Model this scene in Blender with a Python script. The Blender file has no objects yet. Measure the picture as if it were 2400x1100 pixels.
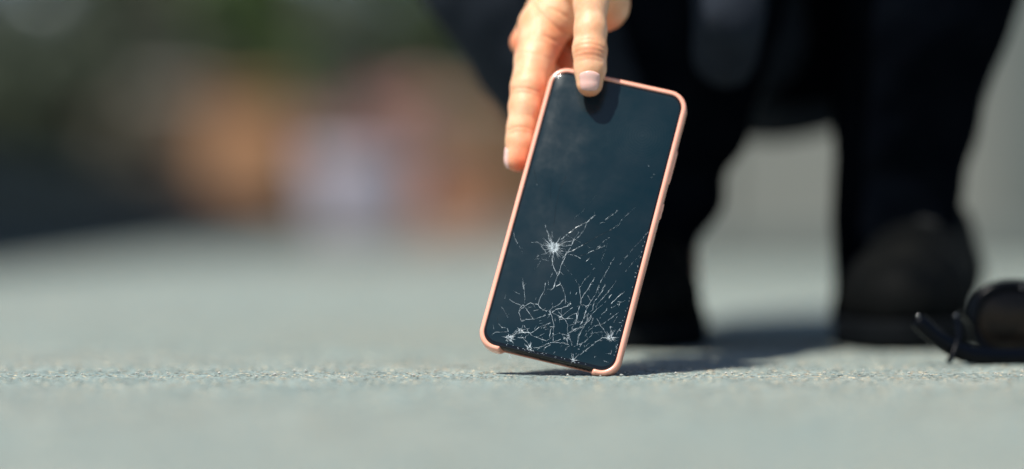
import bpy, math, random
import numpy as np
from mathutils import Vector, Matrix

# ------------------------------------------------------------------ camera, sky, sun, exposure
C = bpy.context.scene.collection
S = bpy.context.scene
F = 5666.667            # focal length in pixels of the 2400 px wide photograph
HC = 0.079              # camera height
HOR = 530.0             # horizon row

cam_d = bpy.data.cameras.new('camera')
cam = bpy.data.objects.new('camera', cam_d); C.objects.link(cam); S.camera = cam
cam.location = (0, 0, HC)
cam.rotation_euler = (math.radians(90) - 20.0 / F, 0, 0)
cam_d.sensor_width = 36; cam_d.lens = 85; cam_d.clip_start = 0.05; cam_d.clip_end = 3000
cam_d.dof.use_dof = True; cam_d.dof.focus_distance = 1.283; cam_d.dof.aperture_fstop = 1.55
cam_d.dof.aperture_blades = 0

w = bpy.data.worlds.new('World'); S.world = w; w.use_nodes = True
wn = w.node_tree.nodes; wl = w.node_tree.links
bg = wn['Background']; sky = wn.new('ShaderNodeTexSky'); sky.sky_type = 'NISHITA'
sky.sun_disc = False
SUN = Vector((-0.43, -0.49, 1.0)).normalized()
sky.sun_elevation = math.asin(SUN.z); sky.sun_rotation = math.atan2(SUN.x, SUN.y) % (2 * math.pi)
sky.air_density = 1.0; sky.dust_density = 0.6; sky.ozone_density = 2.0
wl.new(sky.outputs[0], bg.inputs[0]); bg.inputs[1].default_value = 0.085
sl = bpy.data.lights.new('sun', 'SUN'); sl.energy = 4.8; sl.angle = math.radians(0.53); sl.color = (1.0, 0.955, 0.88)
so = bpy.data.objects.new('sun', sl); C.objects.link(so); so.location = (-3, -3, 6)
so.rotation_euler = (-SUN).to_track_quat('-Z', 'Y').to_euler()
S.view_settings.view_transform = 'Standard'; S.view_settings.look = 'None'
S.view_settings.exposure = 0.30; S.view_settings.gamma = 1.0
S.view_settings.use_curve_mapping = False
try:
    S.cycles.use_denoising = True
    S.cycles.max_bounces = 8
except Exception:
    pass

rnd = random.Random(11)
nr = np.random.default_rng(5)

def P(px, py, Y):
    return np.array([(px - 1200) / F * Y, Y, HC - (py - HOR) / F * Y])

# ------------------------------------------------------------------ tagging helpers
def tag(o, label=None, cat=None, group=None, kind=None):
    if label: o['label'] = label
    if cat: o['category'] = cat
    if group: o['group'] = group
    if kind: o['kind'] = kind
    return o

def empty(name, loc, rz=0.0):
    o = bpy.data.objects.new(name, None); C.objects.link(o)
    o.location = loc; o.rotation_euler = (0, 0, rz); o.empty_display_size = 0.02
    return o

def mesh_obj(name, v, f, mat, parent=None, smooth=True, world=False):
    me = bpy.data.meshes.new(name)
    v = np.asarray(v, dtype=np.float64)
    me.from_pydata(v.tolist(), [], f.tolist() if isinstance(f, np.ndarray) else f)
    if smooth:
        me.polygons.foreach_set('use_smooth', [True] * len(me.polygons))
    me.update()
    o = bpy.data.objects.new(name, me); C.objects.link(o)
    if mat: me.materials.append(mat)
    if parent is not None:
        o.parent = parent
        if world:
            bpy.context.view_layer.update()
            o.matrix_parent_inverse = parent.matrix_world.inverted()
    return o

class MB:
    def __init__(s): s.v = []; s.f = []
    def add(s, v, f):
        n = len(s.v); s.v += [tuple(map(float, q)) for q in v]; s.f += [tuple(i + n for i in q) for q in f]
    def box(s, c, d, rz=0.0, bev=0.0):
        c = np.array(c, float); d = np.array(d, float) / 2
        b = min(bev, *(d * .9)) if bev else 0
        vs = []; fs = []
        if not b:
            vs = [(x * d[0], y * d[1], z * d[2]) for x in (-1, 1) for y in (-1, 1) for z in (-1, 1)]
            fs = [(0, 1, 3, 2), (4, 6, 7, 5), (0, 4, 5, 1), (2, 3, 7, 6), (0, 2, 6, 4), (1, 5, 7, 3)]
        else:
            # chamfered box
            idx = {}
            def vid(p):
                k = tuple(round(q, 7) for q in p)
                if k not in idx: idx[k] = len(vs); vs.append(p)
                return idx[k]
            for ax in range(3):
                a, e = (ax + 1) % 3, (ax + 2) % 3
                for sg in (-1, 1):
                    q = []
                    for (u, t) in ((-1, -1), (1, -1), (1, 1), (-1, 1)):
                        p = [0, 0, 0]; p[ax] = sg * d[ax]; p[a] = u * (d[a] - b); p[e] = t * (d[e] - b); q.append(vid(p))
                    fs.append(tuple(q if sg > 0 else q[::-1]))
            for ax in range(3):
                a, e = (ax + 1) % 3, (ax + 2) % 3
                for sa in (-1, 1):
                    for se in (-1, 1):
                        q = []
                        for (t, w_) in ((-1, 0), (1, 0), (1, 1), (-1, 1)):
                            p = [0, 0, 0]; p[ax] = t * (d[ax] - b)
                            if w_: p[a] = sa * (d[a] - b); p[e] = se * d[e]
                            else: p[a] = sa * d[a]; p[e] = se * (d[e] - b)
                            q.append(vid(p))
                        fs.append(tuple(q if sa * se > 0 else q[::-1]))
            for sx in (-1, 1):
                for sy in (-1, 1):
                    for sz in (-1, 1):
                        q = [vid([sx * d[0], sy * (d[1] - b), sz * (d[2] - b)]), vid([sx * (d[0] - b), sy * d[1], sz * (d[2] - b)]), vid([sx * (d[0] - b), sy * (d[1] - b), sz * d[2]])]
                        fs.append(tuple(q if sx * sy * sz > 0 else q[::-1]))
        cs, sn = math.cos(rz), math.sin(rz)
        s.add([(c[0] + p[0] * cs - p[1] * sn, c[1] + p[0] * sn + p[1] * cs, c[2] + p[2]) for p in vs], fs)
        return s
    def tube(s, pts, rad, seg=12, flat=1.0, up=(0, 0, 1)):
        pts = [np.array(p, float) for p in pts]; n = len(pts)
        if not hasattr(rad, '__len__'): rad = [rad] * n
        vs = []; fs = []
        for i, p in enumerate(pts):
            t = pts[min(i + 1, n - 1)] - pts[max(i - 1, 0)]; t /= np.linalg.norm(t) + 1e-12
            u = np.array(up, float); a = np.cross(t, u)
            if np.linalg.norm(a) < 1e-3: a = np.cross(t, (1, 0, 0))
            a /= np.linalg.norm(a); b = np.cross(a, t)
            for k in range(seg):
                th = 2 * math.pi * k / seg
                vs.append(p + rad[i] * (math.cos(th) * a * flat + math.sin(th) * b))
        for i in range(n - 1):
            for k in range(seg):
                k2 = (k + 1) % seg
                fs.append((i * seg + k, i * seg + k2, (i + 1) * seg + k2, (i + 1) * seg + k))
        fs.append(tuple(range(seg))[::-1]); fs.append(tuple((n - 1) * seg + k for k in range(seg)))
        s.add(vs, fs); return s
    def lathe(s, c, prof, seg=32):
        vs = []; fs = []; n = len(prof)
        for (r, z) in prof:
            for k in range(seg):
                th = 2 * math.pi * k / seg
                vs.append((c[0] + r * math.cos(th), c[1] + r * math.sin(th), c[2] + z))
        for i in range(n - 1):
            for k in range(seg):
                k2 = (k + 1) % seg
                fs.append((i * seg + k, i * seg + k2, (i + 1) * seg + k2, (i + 1) * seg + k))
        fs.append(tuple(range(seg))[::-1]); fs.append(tuple((n - 1) * seg + k for k in range(seg)))
        s.add(vs, fs); return s
    def build(s, name, mat, parent=None, smooth=False, world=False):
        return mesh_obj(name, s.v, s.f, mat, parent, smooth, world)

# ------------------------------------------------------------------ material helpers
def mat(name, col, rough=0.6, metal=0.0, spec=0.5, noise=None, bump=None, **kw):
    m = bpy.data.materials.new(name); m.use_nodes = True
    nt = m.node_tree; b = nt.nodes['Principled BSDF']
    b.inputs['Base Color'].default_value = (*col, 1); b.inputs['Roughness'].default_value = rough
    b.inputs['Metallic'].default_value = metal; b.inputs['Specular IOR Level'].default_value = spec
    for k, v in kw.items(): b.inputs[k.replace('_', ' ')].default_value = v
    tc = nt.nodes.new('ShaderNodeTexCoord')
    if noise:
        sc, c2 = noise[0], noise[1]
        n = nt.nodes.new('ShaderNodeTexNoise'); n.inputs['Scale'].default_value = sc; n.inputs['Detail'].default_value = 6
        n.inputs['Roughness'].default_value = 0.65
        r = nt.nodes.new('ShaderNodeValToRGB'); r.color_ramp.elements[0].position = 0.32; r.color_ramp.elements[1].position = 0.68
        r.color_ramp.elements[0].color = (*col, 1); r.color_ramp.elements[1].color = (*c2, 1)
        nt.links.new(tc.outputs['Object'], n.inputs['Vector']); nt.links.new(n.outputs['Fac'], r.inputs[0])
        nt.links.new(r.outputs[0], b.inputs['Base Color'])
    if bump:
        n2 = nt.nodes.new('ShaderNodeTexNoise'); n2.inputs['Scale'].default_value = bump[0]; n2.inputs['Detail'].default_value = 5
        bp = nt.nodes.new('ShaderNodeBump'); bp.inputs['Strength'].default_value = bump[1]; bp.inputs['Distance'].default_value = bump[2]
        nt.links.new(tc.outputs['Object'], n2.inputs['Vector']); nt.links.new(n2.outputs['Fac'], bp.inputs['Height'])
        nt.links.new(bp.outputs[0], b.inputs['Normal'])
    return m

# ------------------------------------------------------------------ signed distance modelling
def surface_nets(func, lo, hi, res):
    lo = np.array(lo, float); hi = np.array(hi, float)
    n = np.ceil((hi - lo) / res).astype(int) + 1
    ax = [lo[i] + np.arange(n[i]) * res for i in range(3)]
    D = np.empty(tuple(n), dtype=np.float32)
    for i0 in range(0, n[0], 24):
        X, Y, Z = np.meshgrid(ax[0][i0:i0 + 24], ax[1], ax[2], indexing='ij')
        D[i0:i0 + 24] = func(X.astype(np.float32), Y.astype(np.float32), Z.astype(np.float32))
    Sg = D < 0
    c = [slice(None, -1), slice(1, None)]
    cnt = np.zeros(tuple(n - 1), np.int8)
    for a in (0, 1):
        for b in (0, 1):
            for d in (0, 1): cnt += Sg[c[a], c[b], c[d]]
    act = (cnt > 0) & (cnt < 8)
    I = np.argwhere(act)
    idx = -np.ones(act.shape, np.int64); idx[act] = np.arange(len(I))
    pos = np.zeros((len(I), 3)); num = np.zeros(len(I))
    corners = [(a, b, d) for a in (0, 1) for b in (0, 1) for d in (0, 1)]
    for p in corners:
        for k in range(3):
            if p[k] == 0:
                q = list(p); q[k] = 1
                d0 = D[I[:, 0] + p[0], I[:, 1] + p[1], I[:, 2] + p[2]]; d1 = D[I[:, 0] + q[0], I[:, 1] + q[1], I[:, 2] + q[2]]
                m = (d0 < 0) != (d1 < 0)
                t = np.where(m, d0 / np.where(m, d0 - d1, 1), 0)
                pt = np.array(p, float) + 0 * pos; pt[:, k] += t
                pos[m] += pt[m]; num[m] += 1
    V = lo + (I + pos / num[:, None]) * res
    faces = []
    for k in range(3):
        a, b = (k + 1) % 3, (k + 2) % 3
        s0 = [slice(None)] * 3; s1 = [slice(None)] * 3; s0[k] = slice(None, -1); s1[k] = slice(1, None)
        A = Sg[tuple(s0)]; B = Sg[tuple(s1)]
        E_ = np.argwhere(A != B)
        ok = (E_[:, a] > 0) & (E_[:, b] > 0) & (E_[:, a] < n[a] - 1) & (E_[:, b] < n[b] - 1)
        E_ = E_[ok]
        if not len(E_): continue
        inside = A[E_[:, 0], E_[:, 1], E_[:, 2]]
        def g(da, db):
            q = E_.copy(); q[:, a] -= da; q[:, b] -= db
            return idx[q[:, 0], q[:, 1], q[:, 2]]
        q = np.stack([g(1, 1), g(0, 1), g(0, 0), g(1, 0)], 1)
        q[~inside] = q[~inside][:, ::-1]
        faces.append(q)
    Fc = np.concatenate(faces)
    return V, Fc

def cone(a, b, r1, r2):
    a = np.array(a, np.float32); b = np.array(b, np.float32); ab = b - a; L = float((ab ** 2).sum()) + 1e-12
    def f(X, Y, Z):
        px, py, pz = X - a[0], Y - a[1], Z - a[2]
        t = np.clip((px * ab[0] + py * ab[1] + pz * ab[2]) / L, 0, 1)
        return np.sqrt((px - t * ab[0]) ** 2 + (py - t * ab[1]) ** 2 + (pz - t * ab[2]) ** 2) - (r1 + t * (r2 - r1))
    return f

def chain(pts, rad, k=None):
    fs = [cone(pts[i], pts[i + 1], rad[i], rad[i + 1]) for i in range(len(pts) - 1)]
    def f(X, Y, Z):
        d = fs[0](X, Y, Z)
        for g in fs[1:]:
            e = g(X, Y, Z)
            d = smin(d, e, k) if k else np.minimum(d, e)
        return d
    return f

def ell(c, r):
    c = np.array(c, np.float32); r = np.array(r, np.float32)
    def f(X, Y, Z):
        q = np.sqrt(((X - c[0]) / r[0]) ** 2 + ((Y - c[1]) / r[1]) ** 2 + ((Z - c[2]) / r[2]) ** 2)
        return (q - 1) * float(r.min())
    return f

def smin(a, b, k):
    h = np.clip(0.5 + 0.5 * (b - a) / k, 0, 1)
    return b * (1 - h) + a * h - k * h * (1 - h)

def union(parts, k):
    def f(X, Y, Z):
        d = None
        for g in parts:
            kk = k
            if isinstance(g, tuple): g, kk = g
            e = g(X, Y, Z)
            d = e if d is None else smin(d, e, kk)
        return d
    return f

def vnoise(X, Y, Z, s, seed=0):
    # cheap smooth pseudo noise from sines
    a = np.sin(X * s + 1.3 + seed) * np.sin(Y * s * 1.13 + 2.1 + seed * 2) + np.sin(Z * s * 0.93 + 0.7 + seed) * np.sin((X + Y) * s * 0.77 + seed)
    b = np.sin((X - Z) * s * 1.9 + seed) * np.sin((Y + Z) * s * 2.2 + 1 + seed)
    return 0.4 * a + 0.3 * b

# ------------------------------------------------------------------ ground: one sheet, real grain relief near the phone
def graded(mid0, mid1, step, lo, hi, g=1.12, mx=1e9):
    a = list(np.arange(mid0, mid1 + step / 2, step)); s = step
    while a[-1] < hi: s = min(s * g, mx); a.append(a[-1] + s)
    s = step; left = []; x = mid0
    while x > lo: s = min(s * g, mx); x -= s; left.append(x)
    return np.array(left[::-1] + a)
gx = graded(-0.285, 0.29, 0.00062, -90, 90, 1.22)
fy = graded(1.215, 1.345, 0.00055, 0.35, 1.9, 1.02, 0.003)
gy = np.concatenate([graded(-5, -4.9, 0.2, -40, -1.0, 1.3), [-.7, -.4, -.1, .1, .25], fy])
s = 0.004; ex = []
y = gy[-1]
while y < 160: s *= 1.14; y += s; ex.append(y)
gy = np.concatenate([gy, ex])
GX, GY = np.meshgrid(gx, gy, indexing='xy')

def cellgrain(X, Y, cs, seed):
    r = np.random.default_rng(seed); N = 997
    jx = r.random(N * 7); jy = r.random(N * 7); jh = r.random(N * 7); jr = r.random(N * 7)
    ix = np.floor(X / cs).astype(np.int64); iy = np.floor(Y / cs).astype(np.int64)
    out = np.zeros(X.shape, np.float32)
    for dx in (-1, 0, 1):
        for dy in (-1, 0, 1):
            cx = ix + dx; cy = iy + dy
            h = (cx * 73856093 ^ cy * 19349663) % (N * 7)
            px = (cx + jx[h]) * cs; py = (cy + jy[h]) * cs
            rr = cs * (0.45 + 0.5 * jr[h])
            d2 = ((X - px) ** 2 + (Y - py) ** 2) / rr ** 2
            out = np.maximum(out, np.sqrt(np.clip(1 - d2, 0, 1)) * (0.35 + 0.65 * jh[h]))
    return out
win = np.clip((0.34 - np.abs(GX)) / 0.05, 0, 1) * np.clip((GY - 0.9) / 0.1, 0, 1) * np.clip((1.9 - GY) / 0.3, 0, 1)
near = (np.abs(GX) < 0.36) & (GY > 0.9) & (GY < 1.95)
Hh = np.zeros(GX.shape, np.float32)
xs_, ys_ = GX[near], GY[near]
h1 = cellgrain(xs_, ys_, 0.0034, 1); h2 = cellgrain(xs_ + 3.1, ys_ + 1.7, 0.0017, 2); h3 = cellgrain(xs_, ys_, 0.0085, 3)
und = np.sin(xs_ * 61 + 1) * np.sin(ys_ * 37) * 0.00020 + np.sin(xs_ * 140 + ys_ * 60) * 0.00015
Hh[near] = 0.00040 * h1 + 0.00032 * h2 + 0.00022 * h3 ** 2 + und - 0.0007
Hh *= win
Hh += ((GY > 2.5) & (GY < 150)) * 0
gv = np.stack([GX.ravel(), GY.ravel(), Hh.ravel()], 1)
nx, ny = len(gx), len(gy)
ii = (np.arange(ny - 1)[:, None] * nx + np.arange(nx - 1)[None, :]).ravel()
gf = np.stack([ii, ii + 1, ii + nx + 1, ii + nx], 1)
gme = bpy.data.meshes.new('ground')
gme.vertices.add(len(gv)); gme.vertices.foreach_set('co', gv.ravel())
gme.loops.add(gf.size); gme.loops.foreach_set('vertex_index', gf.ravel().astype(np.int32))
gme.polygons.add(len(gf)); gme.polygons.foreach_set('loop_start', np.arange(0, gf.size, 4, dtype=np.int32))
gme.polygons.foreach_set('loop_total', np.full(len(gf), 4, np.int32))
gme.update(calc_edges=True)
ground = bpy.data.objects.new('ground', gme); C.objects.link(ground); tag(ground, kind='structure')

def ground_mat():
    m = bpy.data.materials.new('weathered_asphalt'); m.use_nodes = True; nt = m.node_tree; N = nt.nodes; L = nt.links
    b = N['Principled BSDF']; b.inputs['Roughness'].default_value = 0.85; b.inputs['Specular IOR Level'].default_value = 0.25
    tc = N.new('ShaderNodeTexCoord')
    v = N.new('ShaderNodeTexVoronoi'); v.inputs['Scale'].default_value = 560; v.inputs['Randomness'].default_value = 1
    L.new(tc.outputs['Object'], v.inputs['Vector'])
    sp = N.new('ShaderNodeSeparateColor'); L.new(v.outputs['Color'], sp.inputs[0])
    r = N.new('ShaderNodeValToRGB'); e = r.color_ramp.elements
    e[0].position = 0; e[0].color = (.10, .12, .12, 1)
    e[1].position = 1; e[1].color = (.78, .78, .74, 1)
    for p, c in ((.12, (.21, .245, .245)), (.3, (.30, .345, .335)), (.5, (.325, .37, .365)), (.66, (.36, .375, .345)), (.745, (.36, .28, .21)), (.80, (.30, .36, .37)), (.9, (.38, .43, .43)), (.95, (.74, .60, .44))):
        q = e.new(p); q.color = (*c, 1)
    r.color_ramp.interpolation = 'CONSTANT'
    L.new(sp.outputs[0], r.inputs[0])
    n = N.new('ShaderNodeTexNoise'); n.inputs['Scale'].default_value = 24; n.inputs['Detail'].default_value = 7; n.inputs['Roughness'].default_value = .7
    L.new(tc.outputs['Object'], n.inputs['Vector'])
    n3 = N.new('ShaderNodeTexNoise'); n3.inputs['Scale'].default_value = 3.1; n3.inputs['Detail'].default_value = 4
    L.new(tc.outputs['Object'], n3.inputs['Vector'])
    r2 = N.new('ShaderNodeValToRGB'); r2.color_ramp.elements[0].position = .3; r2.color_ramp.elements[1].position = .7
    r2.color_ramp.elements[0].color = (.66, .70, .69, 1); r2.color_ramp.elements[1].color = (1.0, 1.015, .985, 1)
    L.new(n.outputs['Fac'], r2.inputs[0])
    mx = N.new('ShaderNodeMix'); mx.data_type = 'RGBA'; mx.blend_type = 'MULTIPLY'; mx.inputs[0].default_value = 1
    L.new(r.outputs[0], mx.inputs[6]); L.new(r2.outputs[0], mx.inputs[7])
    r3 = N.new('ShaderNodeValToRGB'); r3.color_ramp.elements[0].position = .35; r3.color_ramp.elements[1].position = .65
    r3.color_ramp.elements[0].color = (1.0, .985, .93, 1); r3.color_ramp.elements[1].color = (.93, 1.0, .98, 1)
    L.new(n3.outputs['Fac'], r3.inputs[0])
    mx2 = N.new('ShaderNodeMix'); mx2.data_type = 'RGBA'; mx2.blend_type = 'MULTIPLY'; mx2.inputs[0].default_value = 1
    L.new(mx.outputs[2], mx2.inputs[6]); L.new(r3.outputs[0], mx2.inputs[7])
    L.new(mx2.outputs[2], b.inputs['Base Color'])
    n2 = N.new('ShaderNodeTexNoise'); n2.inputs['Scale'].default_value = 900; n2.inputs['Detail'].default_value = 4
    L.new(tc.outputs['Object'], n2.inputs['Vector'])
    bp = N.new('ShaderNodeBump'); bp.inputs['Strength'].default_value = .5; bp.inputs['Distance'].default_value = .0006
    L.new(n2.outputs['Fac'], bp.inputs['Height']); L.new(bp.outputs[0], b.inputs['Normal'])
    return m
gme.materials.append(ground_mat())

def road_mat():
    return mat('brown_grey_road', (.150, .142, .122), .9, 0, .2, noise=(1.1, (.185, .178, .155)), bump=(120, .4, .003))
xs = np.linspace(-70, 70, 60); rows = [6.6, 7.2, 8, 10, 14, 20, 30, 46, 60]
rv = [(x_, y_ + (.25 * math.sin(x_ * .4) if k_ < 3 else 0), .006) for k_, y_ in enumerate(rows) for x_ in xs]
rf = [(j * 60 + i, j * 60 + i + 1, (j + 1) * 60 + i + 1, (j + 1) * 60 + i) for j in range(len(rows) - 1) for i in range(59)]
road = mesh_obj('road', rv, rf, road_mat()); tag(road, kind='structure')

# loose grit lying on the asphalt around the focus plane: nobody could count it
gm = MB()
for k in range(700):
    x = rnd.uniform(-0.30, 0.31); yy = rnd.uniform(1.06, 1.62); r = 0.0003 + 0.0008 * rnd.random() ** 3
    if rnd.random() < .6: yy = rnd.gauss(1.285, 0.05)
    vs = []
    for (a, b_, c_) in ((1, 0, 0), (-1, 0, 0), (0, 1, 0), (0, -1, 0), (0, 0, 1), (0, 0, -1)):
        q = r * rnd.uniform(.6, 1.25); vs.append((x + a * q, yy + b_ * q, 0.0001 + r * .4 + c_ * q * .8))
    gm.add(vs, [(0, 2, 4), (2, 1, 4), (1, 3, 4), (3, 0, 4), (2, 0, 5), (1, 2, 5), (3, 1, 5), (0, 3, 5)])
grit = gm.build('loose_grit', mat('grit_stone', (.36, .38, .36), .8, noise=(180, (.52, .50, .44))))
tag(grit, 'loose pale and tan grit scattered over the grey asphalt', 'grit', kind='stuff')

# ------------------------------------------------------------------ the phone (pose solved from its four corners)
W_, L_ = .0775, .163
def fit_pose():
    tgt = np.array([[1296, 150.7], [1617.8, 220], [1444.6, 889], [1112.3, 809.4]])
    loc = np.array([[-W_ / 2, 0, L_ / 2], [W_ / 2, 0, L_ / 2], [W_ / 2, 0, -L_ / 2], [-W_ / 2, 0, -L_ / 2]])
    def R(a, b, c):
        cy, sy = np.cos(a), np.sin(a); Ry = np.array([[cy, 0, sy], [0, 1, 0], [-sy, 0, cy]])
        cx, sx = np.cos(b), np.sin(b); Rx = np.array([[1, 0, 0], [0, cx, -sx], [0, sx, cx]])
        cz, sz = np.cos(c), np.sin(c); Rz = np.array([[cz, -sz, 0], [sz, cz, 0], [0, 0, 1]])
        return Rz @ Rx @ Ry
    def f(x):
        p = loc @ R(*x[:3]).T + x[3:6]
        q = np.stack([1200 + F * p[:, 0] / p[:, 1], HOR - F * (p[:, 2] - HC) / p[:, 1]], 1)
        return np.concatenate([(q - tgt).ravel(), .3 * np.array([x[1] + .175, x[2]]) * 50])
    x = np.array([.25, -.15, 0, .04, 1.3, .09])
    for _ in range(60):
        r = f(x); J = np.stack([(f(x + np.eye(6)[i] * 1e-6) - r) / 1e-6 for i in range(6)], 1)
        x = x - np.linalg.lstsq(J, r, rcond=None)[0]
    return R(*x[:3]), x[3:6]
PR, PT = fit_pose()
PM = Matrix([[*PR[0], PT[0]], [*PR[1], PT[1]], [*PR[2], PT[2]], [0, 0, 0, 1]])
def on_phone(px, py, dy=0.0):
    """local x, z of the photo pixel on the phone's plane y = dy"""
    o = PR.T @ (np.array([0, 0, HC]) - PT); d = PR.T @ np.array([(px - 1200) / F, 1, -(py - HOR) / F])
    t = (dy - o[1]) / d[1]; q = o + t * d
    return q[0], q[2]
def plane_Y(px, py, dy=0.0):
    o = PR.T @ (np.array([0, 0, HC]) - PT); d = PR.T @ np.array([(px - 1200) / F, 1, -(py - HOR) / F])
    return (dy - o[1]) / d[1]

def rr_outline(hw, hl, r, nseg=14, nst=24):
    """closed outline of points and outward normals, clockwise from the top left, dense straight sides"""
    pts = []; nor = []
    def arc(cx, cz, a0):
        for i in range(nseg + 1):
            a = a0 - math.pi / 2 * i / nseg
            pts.append((cx + r * math.cos(a), cz + r * math.sin(a))); nor.append((math.cos(a), math.sin(a)))
    def line(p, q, n_, k):
        for i in range(1, k):
            t = i / k; pts.append((p[0] + (q[0] - p[0]) * t, p[1] + (q[1] - p[1]) * t)); nor.append(n_)
    a, b = hw - r, hl - r
    arc(-a, b, math.pi); line((-a, hl), (a, hl), (0, 1), nst)
    arc(a, b, math.pi / 2); line((hw, b), (hw, -b), (1, 0), nst * 2)
    arc(a, -b, 0); line((a, -hl), (-a, -hl), (0, -1), 110)
    arc(-a, -b, -math.pi / 2); line((-hw, -b), (-hw, b), (-1, 0), nst * 2)
    return np.array(pts), np.array(nor)

phone = empty('smartphone', (0, 0, 0)); phone.matrix_world = PM
tag(phone, 'smartphone with a shattered screen in a salmon pink case, one corner resting on the asphalt', 'smartphone')

def sm(t): t = np.clip(t, 0, 1); return t * t * (3 - 2 * t)
M_case = mat('salmon_silicone', (.93, .41, .285), .26, 0, .85, noise=(60, (.93, .45, .325)), bump=(1400, .12, .0002), Subsurface_Weight=.12)
bpy.data.materials['salmon_silicone'].node_tree.nodes['Principled BSDF'].inputs['Subsurface Radius'].default_value = (.002, .0009, .0005)
prof = [(2.75, 1.7), (2.68, .75), (2.48, .25), (2.1, -.0), (1.6, -.05), (1.1, .08), (.65, .38), (.25, .95), (.04, 1.8), (0, 2.8), (0, 5), (0, 6.8), (.08, 7.9), (.4, 8.9), (1.1, 9.6), (2.2, 9.95), (3.6, 10.0), (3.6, 9.2)]
CUT0, CUT1 = -.0262, .0262
def case_mesh():
    pts, nor = rr_outline(W_ / 2, L_ / 2, .0104)
    vs = []; m = len(pts); n = len(prof)
    for p, q in zip(pts, nor):
        c = 0.0
        if q[1] < -.7 and abs(p[1] + L_ / 2) < 1e-4:
            c = float(sm((p[0] - CUT0) / .0030) * sm((CUT1 - p[0]) / .0030))
        for (i, y_) in prof:
            yy = y_ if not c else y_ + c * max(0, (7.4 + .25 * (i) - y_))
            off = -i + (c * (-1.55 if y_ < 9 else -1.2)) + 4 * c * (1 - c) * .25
            if c and i > 3: off = max(off, -2.7)
            vs.append((p[0] + q[0] * off * 1e-3, yy * 1e-3, p[1] + q[1] * off * 1e-3))
    fs = []
    for a in range(m):
        b = (a + 1) % m
        for k in range(n):
            k2 = (k + 1) % n
            fs.append((a * n + k, a * n + k2, b * n + k2, b * n + k))
    nb = len(vs)
    # back panel with real thickness
    o2, _ = rr_outline(W_ / 2 - .0034, L_ / 2 - .0034, .0079, 8, 4)
    k = len(o2)
    for yy in (.0100, .0091):
        vs += [(x, yy, z) for x, z in o2]
    fs.append(tuple(nb + i for i in range(k))); fs.append(tuple(nb + k + i for i in range(k))[::-1])
    for i in range(k): fs.append((nb + i, nb + (i + 1) % k, nb + k + (i + 1) % k, nb + k + i))
    return vs, fs
nt = M_case.node_tree; pb = nt.nodes['Principled BSDF']; tcn = nt.nodes.new('ShaderNodeTexCoord')
gn = nt.nodes.new('ShaderNodeTexNoise'); gn.inputs['Scale'].default_value = 520; gn.inputs['Detail'].default_value = 6; gn.inputs['Roughness'].default_value = .7
gr_ = nt.nodes.new('ShaderNodeValToRGB'); gr_.color_ramp.elements[0].position = .60; gr_.color_ramp.elements[1].position = .72
gr_.color_ramp.elements[0].color = (0, 0, 0, 1); gr_.color_ramp.elements[1].color = (.55, .55, .55, 1)
gm_ = nt.nodes.new('ShaderNodeMix'); gm_.data_type = 'RGBA'; src = pb.inputs['Base Color'].links[0].from_socket
nt.links.new(tcn.outputs['Object'], gn.inputs['Vector']); nt.links.new(gn.outputs['Fac'], gr_.inputs[0]); nt.links.new(gr_.outputs[0], gm_.inputs[0])
nt.links.new(src, gm_.inputs[6]); gm_.inputs[7].default_value = (.42, .17, .11, 1); nt.links.new(gm_.outputs[2], pb.inputs['Base Color'])
v_, f_ = case_mesh()
case = mesh_obj('case', v_, f_, M_case, phone)
tag(case, 'salmon pink silicone case with a cut-out along its bottom edge')
# moulded button covers on the case's right side
for z0, z1 in ((.0505, .0295), (.0195, .0095)):
    pts = []; n = 24
    mb = MB(); rad = []
    for i in range(n + 1):
        t = i / n; pts.append((W_ / 2 - .0004, .0050, z0 + (z1 - z0) * t)); rad.append(.00125 * min(1, math.sqrt(max(0, 1 - (2 * t - 1) ** 8)) + .02))
    mb.tube(pts, rad, 12, 1.0)
    mb.build('case_button', M_case, phone, True)

M_frame = mat('dark_metal_band', (.05, .05, .048), .28, 1.0, noise=(90, (.10, .095, .085)))
M_black = mat('black_port', (.004, .004, .004), .6)
def rr_solid(hw, hl, r, profile, name, m, caps=True):
    pts, nor = rr_outline(hw, hl, r, 10, 6)
    vs = []; n = len(profile); mm = len(pts)
    for p, q in zip(pts, nor):
        for (i, yy) in profile: vs.append((p[0] - q[0] * i * 1e-3, yy * 1e-3, p[1] - q[1] * i * 1e-3))
    fs = []
    for a in range(mm):
        b = (a + 1) % mm
        for k in range(n - 1): fs.append((a * n + k, a * n + k + 1, b * n + k + 1, b * n + k))
    fs.append(tuple(a * n for a in range(mm))); fs.append(tuple(a * n + n - 1 for a in range(mm))[::-1])
    return mesh_obj(name, vs, fs, m, phone)
rr_solid(W_ / 2 - .0021, L_ / 2 - .0021, .0090, [(1.0, 1.55), (.35, 1.75), (.05, 2.3), (0, 3.2), (0, 6.2), (.1, 7.2), (.6, 8.3), (1.6, 8.95)], 'metal_band', M_frame)

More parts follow.
